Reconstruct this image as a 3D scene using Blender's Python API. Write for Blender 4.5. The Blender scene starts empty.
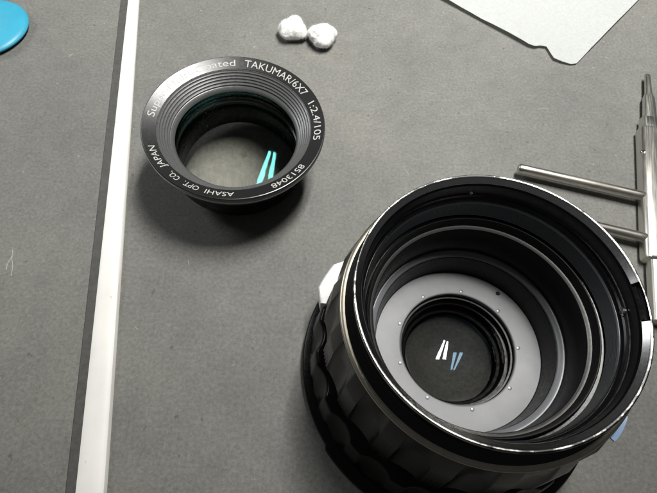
import bpy, bmesh, math, random
from mathutils import Vector, Matrix, noise

MM = 0.001
S = bpy.context.scene
COL = S.collection
R = math.radians
random.seed(7)

# ------------------------------------------------------------------ camera
cam_d = bpy.data.cameras.new('camera')
cam_d.sensor_width = 36.0
cam_d.lens = 36.0 * 490.0 / 657.0
cam_d.clip_start = 0.005
cam_d.clip_end = 20.0
cam = bpy.data.objects.new('camera', cam_d)
COL.objects.link(cam)
right = Vector((0.999765, 0.0, 0.021673))
up = Vector((-0.010465, 0.875695, 0.482752))
back = Vector((-0.018979, -0.482865, 0.875489))
cam.matrix_world = Matrix(((right.x, up.x, back.x, 0.0),
                           (right.y, up.y, back.y, 0.0),
                           (right.z, up.z, back.z, 172 * MM),
                           (0, 0, 0, 1)))
S.camera = cam

# ------------------------------------------------------------------ dim room light
W = bpy.data.worlds.new('World')
S.world = W
W.use_nodes = True
bg = W.node_tree.nodes['Background']
bg.inputs['Color'].default_value = (0.95, 0.98, 1.0, 1)
bg.inputs['Strength'].default_value = 0.05


def area_lamp(name, loc, target, sx, sy, watts, color):
    l = bpy.data.lights.new(name, 'AREA')
    l.shape = 'RECTANGLE'
    l.size = sx
    l.size_y = sy
    l.energy = watts
    l.color = color
    l.cycles.is_caustics_light = True
    o = bpy.data.objects.new(name, l)
    COL.objects.link(o)
    o.location = Vector(loc) * MM
    d = (Vector(target) - Vector(loc)).normalized()
    z = -d
    y = Vector((0.10, 1, 0))
    x = y.cross(z).normalized()
    y = z.cross(x)
    o.rotation_euler = Matrix((x, y, z)).transposed().to_euler()
    return o


# the tube of the desk lamp that hangs to the right above the bench
for dx in (-22, 22):
    area_lamp('desk_lamp_tube', (158 + dx, 320, 600), (40 + dx, 1000, 0), 0.024, 0.60, 6.0, (1.0, 0.985, 0.95))
# a pale window far off to the back left
area_lamp('window_light', (-760, 560, 560), (0, 100, 0), 0.26, 0.42, 2.8, (0.97, 0.99, 1.0))

S.view_settings.view_transform = 'Standard'
S.view_settings.look = 'None'
S.view_settings.exposure = 0.0
S.view_settings.gamma = 1.0
S.render.engine = 'CYCLES'
S.cycles.use_denoising = True
S.cycles.max_bounces = 9
S.cycles.transparent_max_bounces = 24


# ------------------------------------------------------------------ helpers
def mk(name, verts, faces, mat, parent=None, smooth=None, scale=MM):
    me = bpy.data.meshes.new(name)
    me.from_pydata([tuple(c * scale for c in v) for v in verts], [], faces)
    me.update()
    if smooth is not None:
        me.shade_smooth()
        me.set_sharp_from_angle(angle=R(smooth))
    if mat is not None:
        me.materials.append(mat)
    o = bpy.data.objects.new(name, me)
    COL.objects.link(o)
    if parent is not None:
        o.parent = parent
    return o


def empty(name, loc, label, cat, group=None):
    o = bpy.data.objects.new(name, None)
    COL.objects.link(o)
    o.empty_display_size = 0.01
    o.location = Vector(loc) * MM
    tag(o, label, cat, group)
    return o


def tag(o, label, cat, group=None):
    o['label'] = label
    o['category'] = cat
    if group:
        o['group'] = group
    return o


def soften(prof, c=0.18):
    """small chamfers on every corner of a turned profile"""
    out = [prof[0]]
    for i in range(1, len(prof) - 1):
        p, a, b = (Vector(prof[i]), Vector(prof[i - 1]), Vector(prof[i + 1]))
        la, lb = (a - p).length, (b - p).length
        ca, cb = min(c, la * 0.4), min(c, lb * 0.4)
        out.append(tuple(p + (a - p).normalized() * ca))
        out.append(tuple(p + (b - p).normalized() * cb))
    out.append(prof[-1])
    return out


def lathe(name, prof, mat, parent, seg=160, fn=None, c=0.18, smooth=32, closed=True, centre=(0, 0)):
    if closed:
        prof = list(prof) + [prof[0]]
        p = soften([prof[-2]] + list(prof) + [prof[1]], c)
        p = p[1:-1]
        # drop the duplicate end so that the loop closes on itself
        pts = p[1:-1] if (Vector(p[0]) - Vector(p[-2])).length < 1e-6 else p
        pts = []
        base = prof[:-1]
        n = len(base)
        for i in range(n):
            q, a, b = Vector(base[i]), Vector(base[i - 1]), Vector(base[(i + 1) % n])
            la, lb = (a - q).length, (b - q).length
            pts.append(tuple(q + (a - q).normalized() * min(c, la * 0.4)))
            pts.append(tuple(q + (b - q).normalized() * min(c, lb * 0.4)))
    else:
        pts = soften(prof, c)
    n = len(pts)
    vs, fs = [], []
    for k in range(seg):
        t = 2 * math.pi * k / seg
        for (r, z) in pts:
            if fn:
                r2, z2 = fn(r, z, t)
            else:
                r2, z2 = r, z
            vs.append((centre[0] + r2 * math.cos(t), centre[1] + r2 * math.sin(t), z2))
    for k in range(seg):
        k2 = (k + 1) % seg
        for i in range(n if closed else n - 1):
            j = (i + 1) % n
            fs.append((k * n + i, k2 * n + i, k2 * n + j, k * n + j))
    o = mk(name, vs, fs, mat, parent, smooth)
    bm = bmesh.new()
    bm.from_mesh(o.data)
    bmesh.ops.recalc_face_normals(bm, faces=bm.faces)
    bm.to_mesh(o.data)
    bm.free()
    return o


def disc_lens(name, rad, z_edge, sag_top, sag_bot, thick, mat, parent, seg=192, rings=64):
    """a lens element: top surface bulges by sag_top, underside by sag_bot (down positive)"""
    vs, fs = [], []

    def surf(sag, z, sgn):
        base = len(vs)
        vs.append((0, 0, z + sgn * sag))
        for i in range(1, rings + 1):
            r = rad * i / rings
            h = sag * (1 - (r / rad) ** 2)
            for k in range(seg):
                t = 2 * math.pi * k / seg
                vs.append((r * math.cos(t), r * math.sin(t), z + sgn * h))
        for k in range(seg):
            k2 = (k + 1) % seg
            f = (base, base + 1 + k, base + 1 + k2)
            fs.append(f if sgn > 0 else f[::-1])
            for i in range(rings - 1):
                a = base + 1 + i * seg
                f = (a + k, a + seg + k, a + seg + k2, a + k2)
                fs.append(f if sgn > 0 else f[::-1])
        return base + 1 + (rings - 1) * seg
    t0 = surf(sag_top, z_edge, 1)
    b0 = surf(sag_bot, z_edge - thick, -1)
    for k in range(seg):
        k2 = (k + 1) % seg
        fs.append((t0 + k, b0 + k, b0 + k2, t0 + k2))
    return mk(name, vs, fs, mat, parent, 40)


def superbar(name, secs, mat, parent, n=28, power=3.2, smooth=50):
    """loft of rounded-rectangle sections: (s, half width, half height, z centre, side offset)"""
    vs, fs = [], []
    for (s, w, h, zc, off) in secs:
        for k in range(n):
            t = 2 * math.pi * k / n
            cx, sy = math.cos(t), math.sin(t)
            e = 2.0 / power
            x = math.copysign(abs(cx) ** e, cx) * w + off
            z = math.copysign(abs(sy) ** e, sy) * h + zc
            vs.append((x, s, z))
    m = len(secs)
    for i in range(m - 1):
        for k in range(n):
            k2 = (k + 1) % n
            fs.append((i * n + k, i * n + k2, (i + 1) * n + k2, (i + 1) * n + k))
    fs.append(tuple(range(n))[::-1])
    fs.append(tuple((m - 1) * n + k for k in range(n)))
    o = mk(name, vs, fs, mat, parent, smooth)
    bm = bmesh.new()
    bm.from_mesh(o.data)
    bmesh.ops.recalc_face_normals(bm, faces=bm.faces)
    bm.to_mesh(o.data)
    bm.free()
    return o


# ------------------------------------------------------------------ materials
def mat_new(name):
    m = bpy.data.materials.new(name)
    m.use_nodes = True
    nt = m.node_tree
    b = nt.nodes['Principled BSDF']
    return m, nt, b


def nz(nt, scale, detail=3.0, rough=0.55, coords='Object'):
    tc = nt.nodes.new('ShaderNodeTexCoord')
    n = nt.nodes.new('ShaderNodeTexNoise')
    n.inputs['Scale'].default_value = scale
    n.inputs['Detail'].default_value = detail
    n.inputs['Roughness'].default_value = rough
    nt.links.new(tc.outputs[coords], n.inputs['Vector'])
    return n


def ramp(nt, src, stops):
    r = nt.nodes.new('ShaderNodeValToRGB')
    e = r.color_ramp.elements
    e[0].position, e[0].color = stops[0][0], (*stops[0][1], 1)
    e[1].position, e[1].color = stops[-1][0], (*stops[-1][1], 1)
    for p, c in stops[1:-1]:
        x = e.new(p)
        x.color = (*c, 1)
    nt.links.new(src, r.inputs['Fac'])
    return r


def mix(nt, fac, a, b, mode='MIX'):
    m = nt.nodes.new('ShaderNodeMix')
    m.data_type = 'RGBA'
    m.blend_type = mode
    for sock, v in ((m.inputs[0], fac), (m.inputs[6], a), (m.inputs[7], b)):
        if isinstance(v, bpy.types.NodeSocket):
            nt.links.new(v, sock)
        elif isinstance(v, (int, float)):
            sock.default_value = v
        else:
            sock.default_value = (*v, 1)
    return m.outputs[2]


def bump(nt, b, src, strength, dist):
    bp = nt.nodes.new('ShaderNodeBump')
    bp.inputs['Strength'].default_value = strength
    bp.inputs['Distance'].default_value = dist
    nt.links.new(src, bp.inputs['Height'])
    nt.links.new(bp.outputs['Normal'], b.inputs['Normal'])


def g3(v):
    return (v, v, v)


def black_metal(name, base=0.012, rough=0.32, dust=0.05, metallic=0.0, fine=0.15, spec=0.5, rv=1.0, ior=1.5):
    m, nt, b = mat_new(name)
    n1 = nz(nt, 900, 4)
    n2 = nz(nt, 2600, 2)
    r2 = ramp(nt, n2.outputs['Fac'], [(0.66, g3(0)), (0.76, g3(1))])
    c = mix(nt, r2.outputs['Color'], g3(base), (base + dust, base + dust * 0.98, base + dust * 0.92))
    nt.links.new(c, b.inputs['Base Color'])
    rr = ramp(nt, n1.outputs['Fac'], [(0.3, g3(rough * (1 - 0.2 * rv))), (0.7, g3(min(1, rough * (1 + 0.35 * rv))))])
    nt.links.new(rr.outputs['Color'], b.inputs['Roughness'])
    b.inputs['Metallic'].default_value = metallic
    b.inputs['Specular IOR Level'].default_value = spec
    b.inputs['IOR'].default_value = ior
    if fine:
        bump(nt, b, n2.outputs['Fac'], fine, 0.00006)
    return m


def metal(name, col, rough, grain=0.2, gs=1500, mott=0.25, rv=1.0, stretch=None):
    m, nt, b = mat_new(name)
    n1 = nz(nt, gs, 3)
    if stretch:
        mp = nt.nodes.new('ShaderNodeMapping')
        mp.inputs['Scale'].default_value = stretch
        nt.links.new(n1.inputs['Vector'].links[0].from_socket, mp.inputs['Vector'])
        nt.links.new(mp.outputs['Vector'], n1.inputs['Vector'])
    n2 = nz(nt, 350, 5, 0.65)
    lo = tuple(c * (1 - mott) for c in col)
    r = ramp(nt, n2.outputs['Fac'], [(0.3, lo), (0.68, col)])
    nt.links.new(r.outputs['Color'], b.inputs['Base Color'])
    b.inputs['Metallic'].default_value = 1.0
    rr = ramp(nt, n1.outputs['Fac'], [(0.3, g3(rough * (1 - 0.25 * rv))), (0.7, g3(rough * (1 + 0.3 * rv)))])
    nt.links.new(rr.outputs['Color'], b.inputs['Roughness'])
    bump(nt, b, n1.outputs['Fac'], grain, 0.00008)
    return m


def worn_edge():
    m, nt, b = mat_new('black lacquer worn to bare metal')
    n = nz(nt, 60, 6, 0.75)
    f = ramp(nt, n.outputs['Fac'], [(0.45, g3(0.0)), (0.58, g3(1.0))])
    c = mix(nt, f.outputs['Color'], (0.035, 0.035, 0.035), (0.58, 0.57, 0.54))
    nt.links.new(c, b.inputs['Base Color'])
    b.inputs['Metallic'].default_value = 1.0
    b.inputs['Roughness'].default_value = 0.27
    return m


def m_mat():
    m, nt, b = mat_new('grey felt-like mat')
    big = nz(nt, 9, 4, 0.6)
    mid = nz(nt, 120, 5, 0.65)
    fine = nz(nt, 740, 4, 0.78)
    speck = nz(nt, 420, 3, 0.5)
    a = ramp(nt, mid.outputs['Fac'], [(0.28, (0.150, 0.149, 0.138)), (0.72, (0.180, 0.178, 0.163))])
    bg_ = ramp(nt, big.outputs['Fac'], [(0.3, (0.80, 0.80, 0.81)), (0.5, g3(0.93)), (0.7, (1.05, 1.04, 1.0))])
    c = mix(nt, 1.0, a.outputs['Color'], bg_.outputs['Color'], 'MULTIPLY')
    st_ = nz(nt, 38, 6, 0.7)
    sr = ramp(nt, st_.outputs['Fac'], [(0.32, g3(0.91)), (0.5, g3(1.0)), (0.70, (1.08, 1.075, 1.05))])
    c = mix(nt, 1.0, c, sr.outputs['Color'], 'MULTIPLY')
    f = ramp(nt, fine.outputs['Fac'], [(0.32, g3(0.74)), (0.5, g3(0.98)), (0.70, g3(1.28))])
    c = mix(nt, 1.0, c, f.outputs['Color'], 'MULTIPLY')
    sp = ramp(nt, speck.outputs['Fac'], [(0.70, g3(0)), (0.77, g3(0.55))])
    c = mix(nt, sp.outputs['Color'], c, (0.30, 0.30, 0.28))
    dk = nz(nt, 330, 2, 0.5)
    dkr = ramp(nt, dk.outputs['Fac'], [(0.24, g3(0.6)), (0.31, g3(0))])
    c = mix(nt, dkr.outputs['Color'], c, (0.05, 0.05, 0.05))
    nt.links.new(c, b.inputs['Base Color'])
    b.inputs['Roughness'].default_value = 0.62
    b.inputs['Specular IOR Level'].default_value = 0.45
    h = mix(nt, 0.5, fine.outputs['Fac'], mid.outputs['Fac'])
    bump(nt, b, h, 0.35, 0.0005)
    return m


def m_plastic(name, col, rough, bumpy=0.1, scale=400, spec=0.5, var=0.08, sss=0.0):
    m, nt, b = mat_new(name)
    n = nz(nt, scale, 4, 0.6)
    r = ramp(nt, n.outputs['Fac'], [(0.3, tuple(c * (1 - var) for c in col)), (0.7, col)])
    nt.links.new(r.outputs['Color'], b.inputs['Base Color'])
    b.inputs['Roughness'].default_value = rough
    b.inputs['Specular IOR Level'].default_value = spec
    if sss:
        b.inputs['Subsurface Weight'].default_value = sss
        b.inputs['Subsurface Radius'].default_value = (0.004, 0.004, 0.004)
        b.inputs['Subsurface Scale'].default_value = 0.5
    bump(nt, b, n.outputs['Fac'], bumpy, 0.0003)
    return m


def m_glass(name, tint, gloss, f0=0.004, body=(0.97, 0.97, 0.95)):
    """lens glass: refraction with a tinted coating reflection that grows at grazing angles"""
    m = bpy.data.materials.new(name)
    m.use_nodes = True
    nt = m.node_tree
    nt.nodes.clear()
    out = nt.nodes.new('ShaderNodeOutputMaterial')
    mx = nt.nodes.new('ShaderNodeMixShader')
    tr = nt.nodes.new('ShaderNodeBsdfRefraction')
    tr.inputs['Color'].default_value = (*body, 1)
    tr.inputs['Roughness'].default_value = 0.0
    tr.inputs['IOR'].default_value = 1.52
    gl = nt.nodes.new('ShaderNodeBsdfGlossy')
    gl.inputs['Color'].default_value = (*tint, 1)
    gl.inputs['Roughness'].default_value = gloss
    lw = nt.nodes.new('ShaderNodeLayerWeight')
    lw.inputs['Blend'].default_value = 0.5
    pw = nt.nodes.new('ShaderNodeMath')
    pw.operation = 'POWER'
    pw.inputs[1].default_value = 5.0
    nt.links.new(lw.outputs['Facing'], pw.inputs[0])
    ma = nt.nodes.new('ShaderNodeMath')
    ma.operation = 'MULTIPLY_ADD'
    ma.inputs[1].default_value = 0.6 - f0
    ma.inputs[2].default_value = f0
    nt.links.new(pw.outputs[0], ma.inputs[0])
    nt.links.new(ma.outputs[0], mx.inputs['Fac'])
    nt.links.new(tr.outputs['BSDF'], mx.inputs[1])
    nt.links.new(gl.outputs['BSDF'], mx.inputs[2])
    nt.links.new(mx.outputs['Shader'], out.inputs['Surface'])
    return m


M_MAT = m_mat()
M_BLACK = black_metal('black anodised metal', 0.004, 0.20, dust=0.008, fine=0.03, spec=0.4)
M_SATIN = black_metal('satin black anodised metal', 0.003, 0.24, dust=0.005, fine=0.04, spec=0.5, ior=1.28)
M_GRIP = black_metal('black grip enamel', 0.003, 0.20, dust=0.005, fine=0.04, spec=0.5, ior=1.25)
M_RING = black_metal('glossy black name ring', 0.012, 0.29, dust=0.01, fine=0.0, spec=0.75, rv=0.3)
M_BAFFLE = black_metal('ribbed grey black baffle', 0.085, 0.30, dust=0.03, spec=0.8, fine=0.05)
M_INNER = black_metal('matt black inside', 0.004, 0.36, dust=0.006, fine=0.05, spec=0.3)
M_EDGE = metal('worn bare metal edge', (0.62, 0.61, 0.58), 0.24, 0.0, 1500, 0.06, 0.2)
M_BRASS = metal('worn pale brass edge', (0.50, 0.46, 0.38), 0.34, 0.0, 1500, 0.2, 0.3)
M_STEEL = metal('brushed steel', (0.66, 0.64, 0.59), 0.36, 0.10, 1400, 0.10, 0.8, (1, 0.05, 1))
M_ROD = metal('rough steel rod', (0.62, 0.59, 0.53), 0.34, 0.25, 900, 0.18, 0.8, (0.05, 1, 1))
M_GLARE = m_plastic('white glare lug', (0.80, 0.80, 0.78), 0.3, 0.01)  # white stands in for lamp glare on the barrel
M_PLATE = m_plastic('light grey satin plate', (0.285, 0.288, 0.297), 0.52, 0.04, 160, 0.5, 0.16)
M_STEP = m_plastic('grey satin step', (0.16, 0.165, 0.175), 0.35, 0.05, 900, 0.5, 0.1)
M_THREAD = metal('grey metal thread', (0.20, 0.205, 0.21), 0.26, 0.0, 1500, 0.1, 0.2)
M_RIM = worn_edge()
M_CHAMFER = metal('polished dark chamfer', (0.5, 0.5, 0.49), 0.24, 0.0, 1500, 0.1, 0.3)
M_PIN = metal('steel pin', (0.30, 0.30, 0.31), 0.5, 0.0)
M_WHITE = m_plastic('white plastic', (0.80, 0.79, 0.75), 0.5, 0.05, 60, 0.4, 0.10)
wt = M_WHITE.node_tree           # grubby flecks on the white plastic
wn = nz(wt, 260, 2, 0.5)
wr = ramp(wt, wn.outputs['Fac'], [(0.22, g3(0.8)), (0.29, g3(0.0))])
wb = wt.nodes['Principled BSDF']
wc = mix(wt, wr.outputs['Color'], wb.inputs['Base Color'].links[0].from_socket, (0.35, 0.33, 0.29))
wt.links.new(wc, wb.inputs['Base Color'])
M_INK = m_plastic('white engraved filler', (0.52, 0.52, 0.49), 0.55, 0.05, 800, 0.3, 0.25)
M_GREYRUB = m_plastic('dark grey rubber edge', (0.085, 0.084, 0.078), 0.6, 0.4, 500, 0.3, 0.3)
M_BLUE = m_plastic('sky blue plastic', (0.04, 0.34, 0.50), 0.42, 0.06, 90, 0.5, 0.12, 0.1)
M_BLUEGLINT = m_plastic('pale blue painted glint', (0.14, 0.24, 0.40), 0.3, 0.02)  # pale blue stands in for reflected light by the rim
M_PAPER = m_plastic('thin white tissue paper', (0.64, 0.655, 0.645), 0.7, 0.6, 650, 0.3, 0.16)
pt = M_PAPER.node_tree           # thin paper lets some light through
tl = pt.nodes.new('ShaderNodeBsdfTranslucent')
tl.inputs['Color'].default_value = (0.80, 0.81, 0.79, 1)
pm = pt.nodes.new('ShaderNodeMixShader')
pm.inputs['Fac'].default_value = 0.42
po = pt.nodes['Material Output']
pt.links.new(pt.nodes['Principled BSDF'].outputs['BSDF'], pm.inputs[1])
pt.links.new(tl.outputs['BSDF'], pm.inputs[2])
pt.links.new(pm.outputs['Shader'], po.inputs['Surface'])
M_COTTON = m_plastic('white cotton wool', (0.74, 0.74, 0.72), 0.95, 0.4, 1500, 0.05, 0.04, 0.8)
M_GLASS_A = m_glass('cyan coated glass', (0.25, 1.0, 0.90), 0.035, 0.008)
M_GLASS_A2 = m_glass('blue coated glass', (0.9, 0.95, 1.0), 0.06, 0.0005)
M_GLASS_B = m_glass('violet coated glass', (0.95, 0.93, 1.0), 0.02, 0.012)
M_GLASS_B2 = m_glass('cyan coated rear face', (0.42, 0.70, 1.0), 0.02, 0.05)
M_IRIS = black_metal('dull dark iris', 0.005, 0.6, 0.004)
M_HOLE = black_metal('dark hole', 0.004, 0.7, 0.0, fine=0)
M_LINT = m_plastic('pale lint', (0.45, 0.45, 0.42), 0.8, 0.0)

# ------------------------------------------------------------------ the mat
matp = mk('work_mat', [(-600, -400, -4), (600, -400, -4), (600, 900, -4), (-600, 900, -4),
                       (-600, -400, 0), (600, -400, 0), (600, 900, 0), (-600, 900, 0)],
          [(4, 5, 6, 7), (3, 2, 1, 0), (0, 1, 5, 4), (1, 2, 6, 5), (2, 3, 7, 6), (3, 0, 4, 7)], M_MAT)
matp['kind'] = 'structure'
matp.cycles.is_caustics_receiver = True

# ------------------------------------------------------------------ white strip with grey edge
strip = empty('edge_strip', (-91.3, 101.3, 0),
              'long tapering white strip with a dark grey edge, left of the small lens group', 'strip')
# stations along the strip: (y, x of grey outer edge, x of joint, x of white outer edge)
st = []
for i in range(41):
    y = -60 + i * (360 / 40)
    x0 = -77.9 - (y - 6.4) * 0.1318
    wd = 3.75 + (y - 6.4) * 0.0036
    ww = 9.0 - max(0, y - 6.4) * 0.0147 if y < 101 else 7.6 - (y - 101) * 0.0155
    st.append((y, x0, x0 + wd, x0 + wd + ww))


def strip_part(name, prof, mat):
    vs, fs = [], []
    n = None
    for (y, a, j, w) in st:
        pts = prof(a, j, w)
        n = len(pts)
        for (x, z) in pts:
            vs.append((x + 91.3, y - 101.3, z))
    for i in range(len(st) - 1):
        for k in range(n):
            k2 = (k + 1) % n
            fs.append((i * n + k, i * n + k2, (i + 1) * n + k2, (i + 1) * n + k))
    fs.append(tuple(range(n))[::-1])
    fs.append(tuple((len(st) - 1) * n + k for k in range(n)))
    o = mk(name, vs, fs, mat, strip, 40)
    bm = bmesh.new()
    bm.from_mesh(o.data)
    bmesh.ops.recalc_face_normals(bm, faces=bm.faces)
    bm.to_mesh(o.data)
    bm.free()
    return o


def prof_white(a, j, w):
    L = w - j
    pts = [(j, 0.02)]
    for k in range(21):
        t = k / 20
        pts.append((j + L * (0.02 + 0.98 * t), 0.5 + 2.2 * math.sqrt(max(0, 1 - (abs(t - 0.42) / 0.62) ** 2.4)) if t < 1 else 0.4))
    pts.append((w, 0.02))
    return pts


strip_part('white_bar', prof_white, M_WHITE)
strip_part('grey_edge', lambda a, j, w: [(a, 0.02), (a + 0.1, 0.7), (a + 0.4, 1.0), (j - 0.15, 1.25), (j - 0.02, 1.1), (j - 0.02, 0.02)], M_GREYRUB)

# ------------------------------------------------------------------ front lens group (small, left)
axis = Vector((0.063, -0.043, 0.997)).normalized()
c31 = Vector((-32.68, 131.32, 31.0))
o0 = c31 - axis * 31.0
ga = empty('lens_front_group', o0, 'small black lens front group with white lettering on its rim, standing beside the white strip', 'lens group')
ga.rotation_euler = Vector((0, 0, 1)).rotation_difference(axis).to_euler()

lathe('name_ring', [(34.25, 31.0), (34.6, 30.6), (34.6, 28.9), (33.0, 28.5), (29.8, 28.0), (29.2, 29.1)], M_RING, ga, 200, c=0.15)
lathe('thread_ring', [(33.0, 28.5), (33.9, 27.7), (33.9, 26.6), (33.0, 25.8), (29.9, 25.8), (29.9, 27.9)], M_THREAD, ga, 160, c=0.2)
prof = [(29.7, 29.0), (29.1, 28.9)]
for i in range(5):            # turned steps going down to the glass
    r0, z0 = 29.0 - 0.78 * i, 28.7 - 0.90 * i
    prof += [(r0, z0 - 0.12), (r0 - 0.6, z0 - 0.44), (r0 - 0.63, z0 - 0.84)]
prof += [(25.15, 24.15), (29.7, 24.1)]
lathe('groove_baffle', prof, M_BAFFLE, ga, 160, c=0.05, smooth=25)
lathe('retaining_ring', [(27.0, 24.05), (25.1, 24.0), (24.2, 23.2), (23.7, 22.3), (23.7, 21.9), (27.0, 21.9)], M_BAFFLE, ga, 160, c=0.15)
barrel = lathe('barrel', [(31.5, 25.7), (31.5, 22.0), (28.0, 21.0), (27.4, 8.0), (25.0, 6.5), (24.0, 1.6), (19.6, 1.6), (20.2, 5.0), (21.6, 9.0),
                          (22.6, 10.0), (22.8, 17.0), (23.8, 18.0), (23.8, 21.7), (28.2, 22.0), (28.2, 25.7)], M_SATIN, ga, 160)
lathe('inner_step', [(22.7, 13.0), (22.7, 14.5), (21.8, 14.2), (21.8, 13.3)], M_BAFFLE, ga, 128, c=0.1)
fg = disc_lens('front_glass', 23.7, 21.8, 3.2, 2.1, 2.0, M_GLASS_A, ga)
fg.cycles.is_caustics_caster = True
fg.data.materials.append(M_GLASS_A2)
for p in fg.data.polygons:
    if p.normal.z < 0:
        p.material_index = 1


def ring_text(txt, a0, a1, rmid, h, parent, thick=0.06, wscale=None):
    """white lettering bent round the sloped name ring; angles run clockwise"""
    cu = bpy.data.curves.new('lettering', 'FONT')
    cu.body = txt
    cu.size = 1.0
    cu.resolution_u = 4
    cu.offset = 0.0
    tmp = bpy.data.objects.new('lettering', cu)
    COL.objects.link(tmp)
    dg = bpy.context.evaluated_depsgraph_get()
    me = bpy.data.meshes.new_from_object(tmp.evaluated_get(dg))
    bpy.data.objects.remove(tmp)
    xs = [v.co.x for v in me.vertices]
    x0, x1 = min(xs), max(xs)
    bm = bmesh.new()
    bm.from_mesh(me)
    bmesh.ops.subdivide_edges(bm, edges=[e for e in bm.edges if e.calc_length() > 0.25], cuts=1)
    for v in bm.verts:
        t = (v.co.x - x0) / (x1 - x0)
        a = R(a0 + (a1 - a0) * t)
        r = rmid + (v.co.y - 0.36) / 0.72 * h
        z = 31.0 - (34.25 - r) * 1.9 / 5.05 + thick
        v.co = Vector((r * math.cos(a), r * math.sin(a), z)) * MM
    bmesh.ops.recalc_face_normals(bm, faces=bm.faces)
    bm.to_mesh(me)
    bm.free()
    me.materials.append(M_INK)
    o = bpy.data.objects.new('lettering', me)
    COL.objects.link(o)
    o.parent = parent
    return o


for txt, a0, a1, h in (('Super-Multi-Coated', 177.5, 94.5, 2.6), ('TAKUMAR/6X7', 87.5, 33.0, 2.9), ('1:2.4/105', 24.5, -10.0, 2.7),
                       ('8513048', -33.5, -60.5, 2.5), ('ASAHI', -85.5, -104.0, 2.3), ('OPT.', -108.5, -119.5, 2.3),
                       ('CO.,', -123.5, -132.0, 2.3), ('JAPAN', -137.0, -157.0, 2.4)):
    ring_text(txt, a0, a1, 31.75, h, ga)

# ------------------------------------------------------------------ big lens barrel (right)
CX, CY = 44.29, 47.41
gb = empty('lens_barrel', (CX, CY, 0), 'large opened black camera lens barrel with scalloped grip rings and grey inner plate', 'lens')


def base_fn(r, z, t):
    d = math.degrees(t) % 360
    if r > 47:
        r += 0.9 if 213 < d < 330 else 0.0
    return r, z


lathe('mount_ring', [(46.0, 0.02), (49.0, 0.4), (49.7, 1.2), (49.7, 4.0), (49.2, 4.6), (45.0, 5.4), (34.0, 5.4), (34.0, 0.02)], M_SATIN, gb, 240, base_fn)


def scallop(n, depth, z0, z1, duty=0.66, phase=0.0, rmin=40.0, rib=0.0):
    def fn(r, z, t):
        if r < rmin:
            return r, z
        u = ((t / (2 * math.pi) * n + phase) % 1.0)
        d = 0.0
        if rib and u >= duty and z < 44:
            d = rib * (0.5 - 0.5 * math.cos(2 * math.pi * 5 * (u - duty) / (1 - duty)))
        if u < duty:
            d = math.sin(math.pi * u / duty) ** 0.7
        k = min(1.0, max(0.0, (z - z0) / (z1 - z0)))
        return r - depth * d * k, z
    return fn


lathe('aperture_ring', [(47.0, 5.6), (47.2, 9.0), (45.2, 19.0), (44.4, 20.0), (37.0, 20.3), (37.0, 5.6)], M_GRIP, gb, 456,
      scallop(19, 2.0, 6.0, 10.0, 0.66, 0.1, 40), c=0.28)
lathe('groove_collar', [(40.5, 20.4), (40.5, 27.5), (36.5, 27.5), (36.5, 20.4)], M_SATIN, gb, 160)
lathe('focus_ring', [(42.6, 27.8), (43.0, 29.0), (41.3, 44.6), (38.9, 53.4), (36.2, 53.4), (36.2, 27.8)], M_GRIP, gb, 720,
      scallop(18, 2.1, 26.0, 30.0, 0.62, 0.35, 40.2, 0.16), c=0.28)
lathe('worn_edge', [(39.0, 53.45), (38.8, 54.1), (38.1, 54.3), (36.0, 54.3), (36.0, 53.45)], M_BRASS, gb, 200, c=0.12)


def in_notch(t):
    d = (math.degrees(t) + 180) % 360 - 180
    return -10.0 < d < 5.6


def notch_fn(r, z, t):
    if in_notch(t) and z > 61.5 and r < 35.45:
        z = 61.5 - (63.2 - z) * 0.05
    return r, z


def chamfer_fn(r, z, t):
    if in_notch(t):
        return 34.7, 59.5
    return r, z


lathe('front_tube', [(37.6, 54.35), (35.2, 56.0), (35.0, 60.0), (35.9, 61.2), (36.0, 62.8), (35.7, 63.05), (35.2, 63.05), (33.9, 61.6), (33.7, 60.9), (33.7, 56.2),
                     (32.9, 55.6), (32.9, 47.2), (31.6, 46.8), (31.6, 45.6), (34.0, 44.6), (37.2, 44.6)],
      M_BLACK, gb, 300, notch_fn, c=0.15)
lathe('rim_edge', [(36.03, 62.7), (35.85, 63.2), (35.65, 63.25), (35.3, 63.15), (35.5, 63.0)], M_RIM, gb, 300, None, c=0.05)
lathe('rim_chamfer', [(35.28, 63.12), (33.95, 61.75), (34.05, 61.6), (35.2, 62.95)], M_CHAMFER, gb, 300, chamfer_fn, c=0.05)
tp = [(32.88, 54.6)]
for i in range(9):
    z = 54.3 - i * 0.72
    tp += [(32.75, z), (32.25, z - 0.3), (32.75, z - 0.6)]
tp += [(32.88, 47.7)]
lathe('thread_band', tp, M_THREAD, gb, 200, c=0.05, smooth=25)
lathe('screw_band', [(33.75, 57.4), (33.3, 57.2), (33.3, 56.1), (33.75, 56.1)], M_BLACK, gb, 200, c=0.1)
lathe('inner_tube', [(31.5, 48.0), (31.0, 48.3), (30.3, 45.3), (29.8, 44.9), (29.2, 44.6), (29.0, 33.0), (28.8, 32.0), (31.5, 32.0)], M_INNER, gb, 200)
lathe('bright_step', [(30.35, 45.35), (29.8, 45.1), (29.3, 44.75), (29.6, 44.6), (30.3, 44.9)], M_EDGE, gb, 200, c=0.05)
lathe('grey_step', [(29.5, 31.9), (28.6, 31.9), (27.2, 31.2), (27.2, 30.4), (29.5, 30.4)], M_STEP, gb, 200, c=0.12)
lathe('lower_tube', [(29.5, 30.3), (27.1, 30.3), (26.3, 21.4), (26.3, 19.0), (29.5, 19.0)], M_INNER, gb, 200)
plate = lathe('flange_plate', [(26.2, 21.1), (18.6, 21.1), (18.25, 20.8), (18.25, 19.6), (26.2, 19.6)], M_PLATE, gb, 200, c=0.12)
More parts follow.
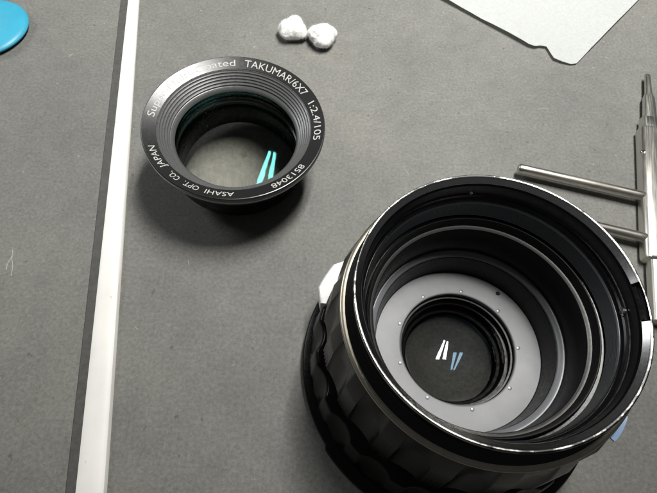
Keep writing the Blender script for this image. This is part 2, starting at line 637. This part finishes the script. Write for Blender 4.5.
lathe('aperture_tube', [(18.2, 19.5), (18.2, 16.0), (16.6, 15.6), (16.4, 12.0), (15.2, 11.6), (15.0, 8.2), (14.2, 7.8), (14.2, 6.0), (26.0, 6.0), (26.0, 19.5)], M_BLACK, gb, 160, c=0.2)
lathe('baffle_ring', [(18.1, 18.9), (17.5, 18.7), (17.5, 18.4), (18.1, 18.3)], M_BAFFLE, gb, 128, c=0.08)
rgl = disc_lens('rear_glass', 14.9, 10.4, 2.4, 1.5, 1.4, M_GLASS_B, gb)
rgl.data.materials.append(M_GLASS_B2)
for p in rgl.data.polygons:
    if p.normal.z < 0:
        p.material_index = 1
lathe('iris', [(14.1, 6.6), (0.05, 6.4), (0.05, 6.1), (14.1, 6.1)], M_IRIS, gb, 96, c=0.05)

# pins and holes on the grey plate
pv, pf = [], []
n = 12
for i, (r, z) in enumerate(((0.62, -0.05), (0.6, 0.10), (0.5, 0.15))):
    for k in range(n):
        t = 2 * math.pi * k / n
        pv.append((r * math.cos(t), r * math.sin(t), z))
for i in range(2):
    for k in range(n):
        k2 = (k + 1) % n
        pf.append((i * n + k, i * n + k2, (i + 1) * n + k2, (i + 1) * n + k))
pf.append(tuple(2 * n + k for k in range(n)))
pin0 = None
for a in (119, 79, 39, -1, -42, -84, -125, -164, 157):
    if pin0 is None:
        pin0 = mk('pin', pv, pf, M_PIN, plate, 40)
        p = pin0
    else:
        p = pin0.copy()
        COL.objects.link(p)
        p.parent = plate
    p.location = Vector((19.4 * math.cos(R(a)), 19.4 * math.sin(R(a)), 21.1)) * MM
hole = mk('screw_hole', [(0.75 * math.cos(2 * math.pi * k / 16), 0.75 * math.sin(2 * math.pi * k / 16), 0.03) for k in range(16)],
          [tuple(range(16))], M_HOLE, plate)
hole.location = Vector((24.4 * math.cos(R(49)), 24.4 * math.sin(R(49)), 21.1)) * MM

# little screws on the inner wall of the front tube
def wall_screw(a, r, z, rad=0.8, mat=M_EDGE):
    vs, fs = [], []
    for (q, d) in ((rad, -0.3), (rad, 0.25), (rad * 0.75, 0.45), (rad * 0.3, 0.2)):
        for k in range(14):
            t = 2 * math.pi * k / 14
            vs.append((-d, q * math.cos(t), q * math.sin(t)))
    for i in range(3):
        for k in range(14):
            k2 = (k + 1) % 14
            fs.append((i * 14 + k, (i + 1) * 14 + k, (i + 1) * 14 + k2, i * 14 + k2))
    fs.append(tuple(42 + k for k in range(14)))
    o = mk('wall_screw', vs, fs, mat, gb, 40)
    o.location = Vector((r * math.cos(R(a)), r * math.sin(R(a)), z)) * MM
    o.rotation_euler = (0, 0, R(a))


wall_screw(-3, 33.1, 56.6, 1.15)
wall_screw(92, 33.75, 57.8, 0.7)
wall_screw(-96, 33.75, 58.2, 0.95)

# glare on the aperture ring, shaped as a lug and coloured white
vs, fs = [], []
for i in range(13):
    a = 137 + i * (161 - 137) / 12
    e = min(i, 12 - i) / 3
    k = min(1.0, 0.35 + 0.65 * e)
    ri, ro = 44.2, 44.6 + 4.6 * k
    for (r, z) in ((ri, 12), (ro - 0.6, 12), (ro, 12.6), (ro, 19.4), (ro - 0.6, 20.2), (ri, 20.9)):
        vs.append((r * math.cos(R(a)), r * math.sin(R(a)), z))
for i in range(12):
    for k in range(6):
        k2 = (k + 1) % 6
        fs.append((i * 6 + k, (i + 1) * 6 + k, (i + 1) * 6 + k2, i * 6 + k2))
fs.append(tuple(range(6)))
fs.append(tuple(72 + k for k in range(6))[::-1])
lug = mk('glare_lug', vs, fs, M_GLARE, gb, 40)
lug['label'] = 'bright glare on the left side, built as a white lug'

vs, fs = [], []  # bluish reflection beside the rim, built as a solid coloured tab
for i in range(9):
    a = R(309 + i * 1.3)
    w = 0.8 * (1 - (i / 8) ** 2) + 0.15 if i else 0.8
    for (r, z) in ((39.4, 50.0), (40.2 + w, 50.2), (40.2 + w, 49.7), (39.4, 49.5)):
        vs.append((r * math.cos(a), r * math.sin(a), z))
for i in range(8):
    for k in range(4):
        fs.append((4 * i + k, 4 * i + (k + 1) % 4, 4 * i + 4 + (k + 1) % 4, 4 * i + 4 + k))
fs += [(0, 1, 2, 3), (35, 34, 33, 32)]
bmk = mk('blue_glint_tab', vs, fs, M_BLUEGLINT, gb)
bmk['label'] = 'small pale blue reflection at the lower right of the rim, built as a tab'

# ------------------------------------------------------------------ lens spanner (right edge)
sp = empty('lens_spanner', (146.2, 135.5, 0), 'steel lens spanner with two round rods, at the right edge beyond the barrel', 'spanner')
sp.rotation_euler = (0, 0, -math.atan2(0.27, 0.963))
superbar('arm', [(-76, 3.4, 2.6, 3.2, 0), (-50.5, 3.8, 2.7, 3.4, 0), (-50, 5.6, 3.4, 3.6, 0), (-49, 6, 3.6, 3.62, 0), (19, 6, 3.6, 3.62, 0),
                 (20, 5.6, 3.4, 3.6, 0), (20.2, 4.6, 3.0, 3.5, 0), (27, 4.4, 2.9, 3.5, 0), (27.3, 3.6, 2.6, 3.5, 0)], M_STEEL, sp)
superbar('blade', [(27.3, 3.0, 2.0, 3.5, 0), (42, 2.6, 1.5, 3.5, 0), (45, 1.6, 1.2, 3.5, 0), (58.5, 1.3, 0.8, 3.5, 0), (59, 1.0, 0.6, 3.5, 0)], M_STEEL, sp)


def rod(x0, x1, y, z, r):
    vs, fs = [], []
    n = 28
    secs = [(x0, 0.6), (x0 + 0.35, 0.86), (x0 + 0.9, 1.0)]
    secs += [(x0 + 0.9 + (x1 - x0 - 1.8) * i / 10, 1.0) for i in range(1, 11)]
    secs += [(x1 - 0.35, 0.86), (x1, 0.6)]
    for (x, k) in secs:
        for j in range(n):
            t = 2 * math.pi * j / n
            vs.append((x, y + r * k * math.cos(t), z + r * k * math.sin(t)))
    for i in range(len(secs) - 1):
        for j in range(n):
            j2 = (j + 1) % n
            fs.append((i * n + j, i * n + j2, (i + 1) * n + j2, (i + 1) * n + j))
    fs.append(tuple(range(n))[::-1])
    fs.append(tuple((len(secs) - 1) * n + j for j in range(n)))
    return mk('rod', vs, fs, M_ROD, sp, 45)


rod(-57.5, -1.5, -19.5, 4.4, 2.1)
rod(-57.5, -1.5, -40.5, 4.4, 2.1)
screw = lathe('set_screw', [(1.3, 0.0), (1.3, 0.5), (0.9, 0.75), (0.3, 0.75), (0.2, 0.4), (0.01, 0.4), (0.01, 0.0)], M_EDGE, sp, 24, c=0.05)
screw.location = Vector((-5.0, 4.0, 5.6)) * MM
screw.rotation_euler = (0, R(-50), 0)

# ------------------------------------------------------------------ tissue sheet (top right)
def paper():
    poly = [(69.2, 250.2), (107.9, 214.9), (110.8, 213.8), (114.0, 214.6), (117.1, 214.0), (118.0, 209.0), (118.9, 205.2), (122.5, 203.2),
            (127.3, 201.8), (130.2, 202.4), (132.0, 204.3), (177.2, 253.6), (215, 295), (125, 375), (30, 286)]
    bm = bmesh.new()
    vsb = [bm.verts.new((x, y, 0)) for (x, y) in poly]
    bm.faces.new(vsb)
    bmesh.ops.triangulate(bm, faces=bm.faces)
    for _ in range(5):
        long = [e for e in bm.edges if e.calc_length() > 5]
        if not long:
            break
        bmesh.ops.subdivide_edges(bm, edges=long, cuts=1)
        bmesh.ops.triangulate(bm, faces=bm.faces)
    for v in bm.verts:
        x, y = v.co.x, v.co.y
        dleft = ((x - 69.2) * 35.3 + (y - 250.2) * 38.7) / 52.4
        nn = noise.noise(Vector((x * 0.035, y * 0.035, 1.3)))
        n2 = noise.noise(Vector((x * 0.11, y * 0.11, 4.1)))
        h = 1.6 + 1.0 * math.exp(-max(0, dleft) / 14.0) + 1.1 * nn + 0.35 * n2
        tip = math.hypot(x - 128, y - 202)
        h *= 0.45 + 0.55 * min(1.0, tip / 16.0)
        v.co.z = max(0.35, h)
    r = bmesh.ops.solidify(bm, geom=list(bm.faces), thickness=0.16)
    bmesh.ops.recalc_face_normals(bm, faces=bm.faces)
    for v in bm.verts:
        v.co = (v.co - Vector((125, 230, 0))) * MM
    me = bpy.data.meshes.new('tissue_sheet')
    bm.to_mesh(me)
    bm.free()
    me.shade_smooth()
    me.set_sharp_from_angle(angle=R(50))
    me.materials.append(M_PAPER)
    o = bpy.data.objects.new('tissue_sheet', me)
    COL.objects.link(o)
    o.location = Vector((125, 230, 0)) * MM
    tag(o, 'white tissue sheet with a nicked corner lying at the top right', 'tissue')
    return o


paper()

# ------------------------------------------------------------------ cotton tufts
def tuft(loc, seed, shape, label):
    bm = bmesh.new()
    bmesh.ops.create_icosphere(bm, subdivisions=5, radius=1.0)
    for v in bm.verts:
        d = v.co.normalized()
        k = 0.80
        for (dx, dy, dz, amp, sharp) in shape:
            q = max(0.0, d.dot(Vector((dx, dy, dz)).normalized()))
            k += amp * q ** sharp
        k += 0.07 * noise.noise(d * 2.6 + Vector((seed, 0, 0))) + 0.03 * noise.noise(d * 7 + Vector((0, seed, 0))) + 0.02 * noise.noise(d * 17 + Vector((0, 0, seed)))
        v.co = Vector((d.x * k * 7.9, d.y * k * 7.7, max(-4.2, d.z * k * 6.0)))
    for v in bm.verts:
        v.co.z += 4.25
        v.co *= MM
    me = bpy.data.meshes.new('cotton_tuft')
    bm.to_mesh(me)
    bm.free()
    me.shade_smooth()
    me.materials.append(M_COTTON)
    o = bpy.data.objects.new('cotton_tuft', me)
    COL.objects.link(o)
    o.location = Vector(loc) * MM
    tag(o, label, 'cotton', 'cotton tufts')
    # loose fibres
    vs, fs = [], []
    rnd = random.Random(seed)
    sample = [me.vertices[rnd.randrange(len(me.vertices))] for _ in range(3200)]
    for v in sample:
        p = v.co / MM
        if p.z < 1.0:
            continue
        nrm = Vector(v.normal)
        d = (nrm + Vector((rnd.uniform(-1, 1), rnd.uniform(-1, 1), rnd.uniform(-0.6, 0.8))) * 0.9).normalized()
        s = d.cross(Vector((rnd.uniform(-1, 1), rnd.uniform(-1, 1), 1))).normalized() * 0.022
        L = rnd.uniform(0.3, 1.5)
        m_ = p + d * L * 0.55 + nrm * 0.1
        e = p + d * L + Vector((rnd.uniform(-.25, .25), rnd.uniform(-.25, .25), 0))
        b0 = len(vs)
        vs += [tuple(p - s - nrm * 0.1), tuple(p + s - nrm * 0.1), tuple(m_ + s), tuple(m_ - s), tuple(e)]
        fs += [(b0, b0 + 1, b0 + 2, b0 + 3), (b0 + 3, b0 + 2, b0 + 4)]
    fb = mk('fibres', vs, fs, M_COTTON, o)
    fb['kind'] = 'stuff'


tuft((-14.8, 220.5, 0), 3.1, [(0.15, 1, 0.1, 0.42, 7), (-1, 0.2, 0, 0.16, 5), (0.9, -0.7, 0, 0.26, 6), (-0.7, -0.9, 0, 0.18, 8)],
     'white cotton tuft with a pointed top, left one of the pair')
tuft((0.4, 216.0, 0), 8.6, [(1, 0.45, 0, 0.2, 5), (-0.9, 0.4, 0, 0.2, 6), (0.1, -1, 0, 0.28, 4), (0.2, 1, 0, 0.08, 5)],
     'white cotton tuft narrowing towards the bottom, right one of the pair')

# ------------------------------------------------------------------ blue cap (top left)
bc = empty('blue_cap', (-173, 219, 0), 'sky blue round plastic cap cut off by the top left corner', 'cap')
lathe('shell', [(0.05, 5.4), (12, 5.2), (19.5, 4.6), (22.0, 3.2), (22.2, 2.2), (21.4, 1.4), (20.0, 1.3), (0.05, 1.3)], M_BLUE, bc, 96, c=0.9, smooth=60)
lathe('foot', [(19.4, 1.25), (19.4, 0.02), (17.0, 0.02), (17.0, 1.25)], M_SATIN, bc, 64)

# ------------------------------------------------------------------ lint on the mat
vs, fs = [], []
rnd = random.Random(21)
for _ in range(110):
    x, y = rnd.uniform(-190, 190), rnd.uniform(-10, 270)
    if math.hypot(x - CX, y - CY) < 52 or math.hypot(x + 34, y - 132) < 26:
        continue
    L, w = rnd.choice((rnd.uniform(0.2, 0.5), rnd.uniform(0.3, 1.4))), rnd.uniform(0.05, 0.16)
    a = rnd.uniform(0, math.pi)
    dx, dy = math.cos(a), math.sin(a)
    b0 = len(vs)
    h = w * 1.2
    for (s, t, z) in ((-1, -1, 0.02), (1, -1, 0.02), (1, 1, 0.02), (-1, 1, 0.02), (-0.7, 0, h), (0.7, 0, h)):
        vs.append((x + dx * L * s - dy * w * t, y + dy * L * s + dx * w * t, z))
    fs += [(b0, b0 + 1, b0 + 5, b0 + 4), (b0 + 2, b0 + 3, b0 + 4, b0 + 5), (b0 + 1, b0 + 2, b0 + 5), (b0 + 3, b0, b0 + 4)]
for pts in ([(-120.5, 92.0), (-119.6, 88.0), (-118.2, 84.5), (-117.6, 80.5)], [(-119.9, 89.0), (-120.6, 85.5), (-120.2, 83.0)],
            [(142, 128), (139.5, 130.2), (137.8, 130.0)], [(104, 171), (107, 172.2), (109.5, 171.2)]):
    for (x0, y0), (x1, y1) in zip(pts[:-1], pts[1:]):
        d = Vector((x1 - x0, y1 - y0)).normalized() * 0.14
        b0 = len(vs)
        vs += [(x0 - d.y, y0 + d.x, 0.02), (x0 + d.y, y0 - d.x, 0.02), (x1 + d.y, y1 - d.x, 0.02), (x1 - d.y, y1 + d.x, 0.02), (x0, y0, 0.2), (x1, y1, 0.2)]
        fs += [(b0, b0 + 4, b0 + 5, b0 + 3), (b0 + 1, b0 + 2, b0 + 5, b0 + 4)]
lint = mk('lint', vs, fs, M_LINT)
lint['kind'] = 'stuff'
tag(lint, 'tiny pale specks of lint scattered over the grey mat', 'lint')
